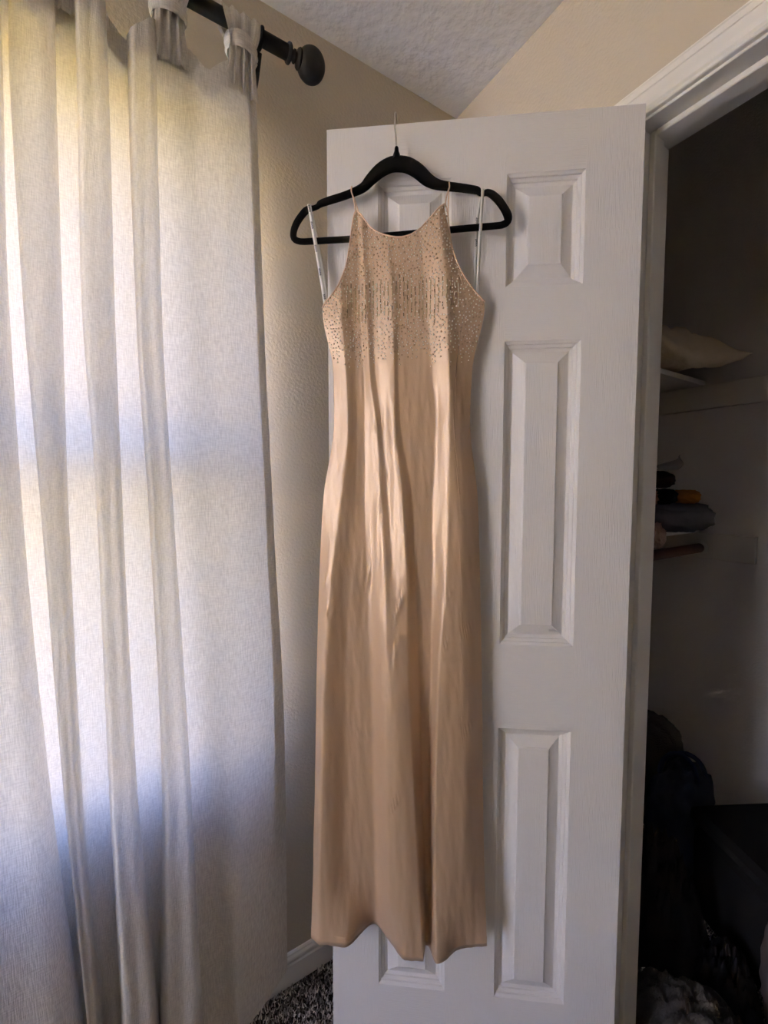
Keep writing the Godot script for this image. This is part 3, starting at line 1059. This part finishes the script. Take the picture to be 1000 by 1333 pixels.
# flat white hanging ribbons with the printed name
func ribbon(pts: Array, half: float, side: Vector3) -> SurfaceTool:
	var st := begin()
	var sp := spline(pts, 6)
	var rows := []
	for i in sp.size():
		var t: Vector3 = (sp[mini(i + 1, sp.size() - 1)] - sp[maxi(i - 1, 0)]).normalized()
		var w := (side - t * side.dot(t)).normalized()
		var nn := t.cross(w) * 0.0003
		rows.append([sp[i] - w * half - nn, sp[i] + w * half - nn, sp[i] + w * half + nn, sp[i] - w * half + nn])
	grid(st, rows, [], true)
	return st

func printed(parent: Node3D, at: Vector3, down: Vector3, out: Vector3):
	var tm := TextMesh.new()
	tm.text = "asos"
	var f := SystemFont.new()
	f.font_names = PackedStringArray(["Droid Sans"])
	f.font_weight = 700
	tm.font = f
	tm.font_size = 32
	tm.pixel_size = 0.00021
	tm.depth = 0.0002
	var o := MeshInstance3D.new()
	o.name = "printed_name"
	o.mesh = tm
	o.material_override = M.ink
	parent.add_child(o, true)
	var z := out.normalized()
	var x := (down - z * down.dot(z)).normalized()
	var y := z.cross(x)
	o.transform = Transform3D(Basis(x, y, z), at + z * 0.0005 - world_of(parent))

func build_loops(dr: Node3D):
	# window side: one strand in front, one behind the hanger
	var lt := [0.6395, 1.8835]
	var lb := [0.6085, 1.690]
	var pts := [dp(lb[0], lb[1] - 0.008, 0.019), dp(lerpf(lb[0], lt[0], 0.33), lerpf(lb[1], lt[1], 0.33), HD + 0.004), dp(lerpf(lb[0], lt[0], 0.66), lerpf(lb[1], lt[1], 0.66), HD + 0.006), dp(lerpf(lb[0], lt[0], 0.93), lerpf(lb[1], lt[1], 0.93), HD + 0.006), dp(lt[0], lt[1] - 0.002, HD + 0.004), dp(lt[0], lt[1] + 0.0002, HD), dp(lt[0], lt[1] - 0.002, HD - 0.004), dp(lt[0] - 0.003, lt[1] - 0.02, HD - 0.006), dp(lb[0] + 0.005, lb[1] + 0.05, 0.014), dp(lb[0], lb[1] - 0.004, 0.014)]
	var lp := obj("hanging_loop", ribbon(pts, 0.0036, door_u), M.ribbon, dr)
	lp.set_meta("label", "white ribbon loop printed with a tiny name")
	for k in [0.995, 0.775, 0.545, 0.315, 0.085]:
		var dd := HD + 0.0075 if k > 0.4 else lerpf(0.0195, HD + 0.0075, k / 0.45)
		if k > 0.95: printed(lp, dp(lerpf(lb[0], lt[0], 0.945), lerpf(lb[1], lt[1], 0.945), HD + 0.0068), dp(lb[0], lb[1], 0) - dp(lt[0], lt[1], 0), door_n)
		else: printed(lp, dp(lerpf(lb[0], lt[0], k), lerpf(lb[1], lt[1], k), dd), dp(lb[0], lb[1], 0) - dp(lt[0], lt[1], 0), door_n)
	# closet side: two strands turned nearly edge on
	var rt := [0.302, 1.8895]
	var rb := [0.3105, 1.690]
	var p2 := [dp(rb[0] - 0.001, rb[1] - 0.006, 0.020), dp(lerpf(rb[0], rt[0], 0.4), lerpf(rb[1], rt[1], 0.4), HD + 0.007), dp(lerpf(rb[0], rt[0], 0.8), lerpf(rb[1], rt[1], 0.8), HD + 0.0075), dp(rt[0], rt[1] - 0.004, HD + 0.0055), dp(rt[0], rt[1] - 0.001, HD), dp(rt[0] + 0.001, rt[1] - 0.006, HD - 0.006), dp(rt[0] + 0.006, rt[1] - 0.035, HD - 0.0075), dp(0.3105, 1.826, HD - 0.007), dp(0.3125, 1.75, 0.014), dp(rb[0] + 0.003, rb[1] - 0.004, 0.014)]
	var l2 := obj("hanging_loop", ribbon(p2, 0.0030, (door_u * 0.85 + door_n * 0.4).normalized()), M.ribbon, dr)
	l2.set_meta("label", "white ribbon loop seen nearly edge on")
	printed(l2, dp(0.3105, 1.836, HD - 0.0055), Vector3.DOWN, door_n)
	printed(l2, dp(0.3118, 1.795, HD - 0.0035), Vector3.DOWN, door_n)

func multi(called: String, mesh: Mesh, m: Material, xf: Array, parent: Node3D, cols: Array = []):
	var mm := MultiMesh.new()
	mm.transform_format = MultiMesh.TRANSFORM_3D
	mm.use_colors = not cols.is_empty()
	mm.mesh = mesh
	mm.instance_count = xf.size()
	for i in xf.size():
		mm.set_instance_transform(i, xf[i])
		if not cols.is_empty(): mm.set_instance_color(i, cols[i])
	var o := MultiMeshInstance3D.new()
	o.name = called
	o.multimesh = mm
	o.material_override = m
	o.set_meta("kind", "stuff")
	if parent:
		parent.add_child(o, true)
		o.position = -world_of(parent)
	else:
		add_child(o, true)
	return o

func build_beads(dr: Node3D):
	var rng := RandomNumberGenerator.new()
	rng.seed = 5150
	var sm := SphereMesh.new()
	sm.radius = 0.0015; sm.height = 0.0030
	sm.radial_segments = 8; sm.rings = 5
	var cm := CylinderMesh.new()
	cm.top_radius = 0.0010; cm.bottom_radius = 0.0010; cm.height = 0.0076
	cm.radial_segments = 6; cm.rings = 1
	var taken := {}
	var xs := []; var xb := []; var tint := []; var btint := []
	var end_n := noise(1.0, 301, 2)
	var place := func(u: float, h: float, lift: float) -> Array:
		var d := dress_d(u, h)
		var e := 0.0012
		var nu := (dress_d(u + e, h) - dress_d(u - e, h)) / (2 * e)
		var nh := (dress_d(u, h + e) - dress_d(u, h - e)) / (2 * e)
		var n := (door_n - door_u * nu - Vector3.UP * nh).normalized()
		return [dp(u, h, d) + n * lift, n]
	# bugle beads: hanging rows across the bust
	var u := 0.562
	while u > 0.345:
		var c := absf(u - 0.455) / 0.11
		var h1 := 1.722 - 0.012 * end_n.get_noise_1d(u * 300.0) - 0.01 * c
		var h0 := 1.648 + 0.022 * end_n.get_noise_1d(u * 170.0 + 50.0) + 0.018 * c * c
		var h := h1
		while h > h0:
			if rng.randf() < 0.93:
				var pl: Array = place.call(u + rng.randf_range(-0.0006, 0.0006), h, 0.0007)
				var n: Vector3 = pl[1]
				var y := (Vector3.UP + door_u * rng.randf_range(-0.08, 0.08)); y = (y - n * y.dot(n)).normalized()
				var bw := rng.randf()
				btint.append(Color(0.62, 0.50, 0.28) if bw < 0.55 else (Color(0.25, 0.19, 0.11) if bw < 0.78 else Color(0.98, 0.94, 0.72)))
				xb.append(Transform3D(Basis(y.cross(n), y, n), pl[0]))
			h -= 0.0092
		u -= 0.0074
	# seed beads: dense at the neck, thinning out below the bust
	var tries := 0
	while tries < 34000:
		tries += 1
		var su := rng.randf_range(0.292, 0.622)
		var sh := rng.randf_range(1.525, 1.862)
		if sh > neck_h(su) - 0.002: continue
		var rr := dress_row(sh)
		if su > rr[0][0] - 0.002 or su < rr[0][11] + 0.002: continue
		var low := 1.572 + 0.034 * end_n.get_noise_1d(su * 95.0)
		var keep := clampf((sh - low) / 0.055, 0.0, 1.0)
		if rng.randf() > keep: continue
		if su < 0.562 and su > 0.345 and sh < 1.727 and sh > 1.652 and rng.randf() < 0.82: continue
		var gap := 0.0058
		var cell := Vector2i(floori(su / gap), floori(sh / gap))
		var ok := true
		for a in [-1, 0, 1]:
			for b in [-1, 0, 1]:
				var q := cell + Vector2i(a, b)
				if taken.has(q) and taken[q].distance_to(Vector2(su, sh)) < gap * 0.9: ok = false
		if not ok: continue
		taken[cell] = Vector2(su, sh)
		var pl: Array = place.call(su, sh, 0.0007)
		var k := rng.randf_range(0.8, 1.15)
		xs.append(Transform3D(Basis.from_scale(Vector3(k, k, k)), pl[0]))
		var w := rng.randf()
		tint.append(Color(0.92, 0.84, 0.72) if w < 0.6 else (Color(0.46, 0.34, 0.22) if w < 0.88 else Color(0.85, 0.83, 0.62)))
	multi("seed_beads", sm, M.pearl, xs, dr, tint)
	multi("bugle_beads", cm, M.bugle, xb, dr, btint)

# ---------------------------------------------------------------- things in the closet
# soft lump: superellipsoid with noise; size = half extents
func lump(at: Vector3, size: Vector3, sd: int, wob: float, freq: float, ew := 0.8, flat := 0.0, turn := 0.0) -> SurfaceTool:
	var st := begin()
	var n := noise(1.0, sd, 3)
	var rows := []
	for i in 29:
		var a := lerpf(-PI / 2, PI / 2, i / 28.0)
		var row := []
		for j in 48:
			var b := TAU * j / 48.0
			var ca := pow(maxf(cos(a), 0.0), ew); var sa := signf(sin(a)) * pow(absf(sin(a)), ew)
			var cb := signf(cos(b)) * pow(absf(cos(b)), ew); var sb := signf(sin(b)) * pow(absf(sin(b)), ew)
			var v := Vector3(ca * cb, sa, ca * sb)
			var k := 1.0 + wob * n.get_noise_3d(v.x * freq, v.y * freq, v.z * freq)
			var p := v * size * k
			if flat > 0.0: p.y = maxf(p.y, -size.y * flat)
			row.append(at + p.rotated(Vector3.UP, turn))
		rows.append(row)
	grid(st, rows, [], true)
	return st

# rumpled cloth: a height field over a patch, with folds
func rumple(lo: Vector3, hi: Vector3, sd: int, freq: float, turn := 0.0) -> SurfaceTool:
	var st := begin()
	var n := noise(1.0, sd, 3)
	var rows := []
	var c := Vector3((lo.x + hi.x) / 2, 0, (lo.z + hi.z) / 2)
	for i in 37:
		var row := []
		for j in 37:
			var s := i / 18.0 - 1.0; var t := j / 18.0 - 1.0
			var e := clampf(1.0 - pow(s * s + t * t * (1.0 + 0.3 * s), 1.5), 0.0, 1.0)
			var f := 1.0 - absf(n.get_noise_2d(s * freq, t * freq)) * 2.2
			var y := lo.y + (hi.y - lo.y) * e * clampf(0.55 + 0.45 * f, 0.1, 1.0)
			var ed := 1.0 + 0.13 * n.get_noise_2d(s * 2.0 + 9.0, t * 2.0)
			var p := Vector3(s * ed * (hi.x - lo.x) / 2, y, t * ed * (hi.z - lo.z) / 2).rotated(Vector3.UP, turn)
			row.append(c + p)
		rows.append(row)
	grid(st, rows)
	return st

func soft(called: String, st: SurfaceTool, m: Material, label: String, category: String, group := "") -> MeshInstance3D:
	var o := obj(called, st, m)
	tag(o, label, category, group)
	return o

func build_closet_things():
	# upper shelf: lumpy cream pillow with a pinched corner towards the doorway
	var st := begin()
	var n := noise(1.0, 401, 3)
	var rows := []
	for i in 33:
		var a := lerpf(-1.0, 1.0, i / 32.0)
		var row := []
		for j in 33:
			var b := lerpf(-1.0, 1.0, j / 32.0)
			row.append(Vector2(a, b))
		rows.append(row)
	for sg in [1.0, -1.0]:
		var pr := []
		for r in rows:
			var row := []
			for q in r:
				var pin: float = 1.0 + 0.10 * absf(q.x * q.y)
				var puff: float = pow(maxf((1.0 - q.x * q.x) * (1.0 - q.y * q.y), 0.0), 0.42)
				var y: float = sg * puff * (0.078 if sg > 0 else 0.045) * (1.0 + 0.35 * n.get_noise_2d(q.x * 2.5, q.y * 2.5 + sg)) - 0.012 * q.x * q.y - 0.055 * smoothstep(0.60, 0.92, q.y) * (1.0 - 0.8 * q.x * q.x)
				row.append(Vector3(q.x * 0.19 * pin, y, q.y * 0.19 * pin).rotated(Vector3.UP, -0.25) + Vector3(0.72, 1.783, 0.215))
			pr.append(row)
		if sg < 0: pr.reverse()
		grid(st, pr)
	var pil := base("pillow", Vector3(0.72, 1.72, 0.215))
	tag(pil, "lumpy cream pillow with a pinched corner on the upper closet shelf", "pillow")
	obj("cushion", st, cloth(Color(0.80, 0.73, 0.62), 0.1, 6.0), pil)
	# lower shelf
	var top := 1.1700
	soft("folded_sweater", lump(Vector3(0.76, top + 0.047, 0.265), Vector3(0.17, 0.05, 0.135), 411, 0.14, 2.0, 0.55, 0.93, 0.1), cloth(Color(0.30, 0.30, 0.33)), "dark charcoal knit folded in a rounded bundle on the lower closet shelf", "sweater")
	soft("folded_cloth", lump(Vector3(0.79, top + 0.118, 0.325), Vector3(0.06, 0.024, 0.042), 412, 0.25, 3.0, 0.7, 0.9, 0.4), cloth(Color(0.66, 0.46, 0.20)), "small mustard-yellow cloth on top of the charcoal sweater", "cloth")
	soft("folded_cloth", lump(Vector3(0.70, top + 0.119, 0.297), Vector3(0.05, 0.027, 0.036), 413, 0.25, 3.0, 0.7, 0.9, 0.2), cloth(Color(0.05, 0.06, 0.10)), "small navy-black cloth beside the mustard one on the sweater", "cloth")
	soft("folded_cloth", lump(Vector3(0.635, top + 0.116, 0.262), Vector3(0.034, 0.030, 0.04), 414, 0.3, 4.0, 0.7, 0.9), cloth(Color(0.50, 0.33, 0.28)), "rust-pink cloth at the jamb edge of the sweater pile", "cloth")
	soft("knit_hat", lump(Vector3(0.70, top + 0.178, 0.272), Vector3(0.07, 0.031, 0.05), 415, 0.15, 2.0, 0.9, 0.9), cloth(Color(0.20, 0.13, 0.11)), "dark brown rounded knit bundle topmost on the lower shelf pile", "hat")
	st = begin()
	var bg := []
	for i in 13:
		var row := []
		for j in 13:
			var s := i / 12.0; var t := j / 12.0
			row.append(Vector3(0.70 + 0.07 * t + 0.01 * sin(t * 5.0), top + 0.212 + 0.055 * t * (0.3 + 0.7 * s), 0.245 + 0.085 * s + 0.012 * sin(s * 7.0 + t * 4.0)))
		bg.append(row)
	grid(st, bg)
	var pb := mat(Color(0.75, 0.74, 0.74, 0.55), 0.35, 0.5)
	pb.transparency = BaseMaterial3D.TRANSPARENCY_ALPHA
	soft("plastic_bag", st, pb, "limp translucent plastic bag behind the brown bundle on the lower shelf", "bag")
	soft("draped_garment", lump(Vector3(0.60, top - 0.008, 0.326), Vector3(0.04, 0.040, 0.0185), 416, 0.3, 4.0, 0.8), cloth(Color(0.66, 0.56, 0.53)), "pale pinkish garment hanging off the lower shelf edge", "garment")
	# floor pile: chest turned in the corner
	var bx := Node3D.new()
	bx.name = "storage_chest"
	add_child(bx, true)
	bx.position = Vector3(0.66, 0.0, 0.66)
	bx.rotation.y = -0.505
	tag(bx, "big black fabric storage chest with a flat lid on the closet floor", "chest")
	for k in 2:
		st = begin()
		if k == 0: box(st, Vector3(-0.158, 0.0, -0.142), Vector3(0.158, 0.278, 0.142), 0.02)
		else: box(st, Vector3(-0.165, 0.279, -0.149), Vector3(0.165, 0.33, 0.149), 0.016)
		st.generate_normals()
		var o := MeshInstance3D.new()
		o.name = ["body", "lid"][k]
		o.mesh = st.commit()
		o.material_override = cloth(Color(0.11, 0.10, 0.10))
		bx.add_child(o, true)
	var tb := base("tote_bag", Vector3(0.70, 0, 0.395))
	tag(tb, "dark blue slouched tote bag with looped handles beside the black chest", "bag")
	obj("bag_body", lump(Vector3(0.70, 0.185, 0.385), Vector3(0.15, 0.185, 0.066), 421, 0.16, 2.4, 0.65, 1.0), cloth(Color(0.17, 0.19, 0.25)), tb)
	for k in 2:
		var hp := []
		for q in 15:
			var f := PI * q / 14.0
			hp.append(Vector3(0.68 + 0.06 * k + 0.02 * cos(f), 0.335 + (0.085 - 0.02 * k) * sin(f), 0.385 + 0.048 * cos(f)))
		st = begin()
		tube(st, hp, [0.008], 8)
		obj("handle", st, cloth(Color(0.16, 0.19, 0.30)), tb)
	soft("cushion", lump(Vector3(0.855, 0.205, 0.205), Vector3(0.085, 0.215, 0.115), 422, 0.10, 2.0, 0.6, 0.95, 0.2), cloth(Color(0.28, 0.26, 0.24), 0.4, 7.0), "dark patterned cushion standing in the closet corner behind the tote", "cushion")
	soft("dark_garment", rumple(Vector3(0.285, 0.0, 0.33), Vector3(0.50, 0.34, 0.59), 424, 2.2, 0.3), cloth(Color(0.13, 0.12, 0.125)), "heap of black clothing on the closet floor before the chest", "clothes")
	soft("dark_garment", rumple(Vector3(0.305, 0.0, 0.545), Vector3(0.505, 0.13, 0.70), 427, 2.6, 0.2), cloth(Color(0.13, 0.12, 0.125)), "low crumpled black cloth between the chest and the grey blanket", "clothes")
	soft("grey_blanket", rumple(Vector3(0.118, 0.0, 0.46), Vector3(0.32, 0.14, 0.86), 425, 3.4, 0.1), cloth(Color(0.27, 0.25, 0.235), 0.3, 9.0), "rumpled grey patterned blanket in the closet doorway", "blanket")
	soft("beige_shirt", lump(Vector3(0.415, 0.16, 0.745), Vector3(0.045, 0.17, 0.05), 426, 0.2, 3.0, 0.8, 0.94), cloth(Color(0.34, 0.30, 0.28)), "taupe garment bundled against the chest at the right edge", "garment")

func build_carpet():
	var rng := RandomNumberGenerator.new()
	rng.seed = 77
	var cone := CylinderMesh.new()
	cone.top_radius = 0.0006; cone.bottom_radius = 0.0019; cone.height = 0.010
	cone.radial_segments = 5; cone.rings = 1
	var xf := []; var cols := []
	for i in 190000:
		var x := rng.randf_range(-1.75, -0.014)
		var z := rng.randf_range(0.014, 1.5)
		if i >= 130000:
			x = rng.randf_range(-0.014, 0.955)
			z = rng.randf_range(JAMB_Z + 0.014, JAMB_Z + OPEN_W - 0.014) if x < 0.118 else rng.randf_range(0.014, 1.6)
		var tilt := Basis(Vector3(rng.randf_range(-1, 1), 0, rng.randf_range(-1, 1)).normalized(), rng.randf_range(0.0, 0.8))
		xf.append(Transform3D(tilt, Vector3(x, 0.003, z)))
		var v := rng.randf()
		var c := Color(0.20, 0.175, 0.16) if v < 0.4 else (Color(0.45, 0.40, 0.36) if v < 0.75 else Color(0.85, 0.78, 0.70))
		cols.append(c)
	var o = multi("carpet_pile", cone, M.tuft, xf, null, cols)
	tag(o, "speckled dark grey-brown carpet pile in front of the baseboard", "carpet pile")
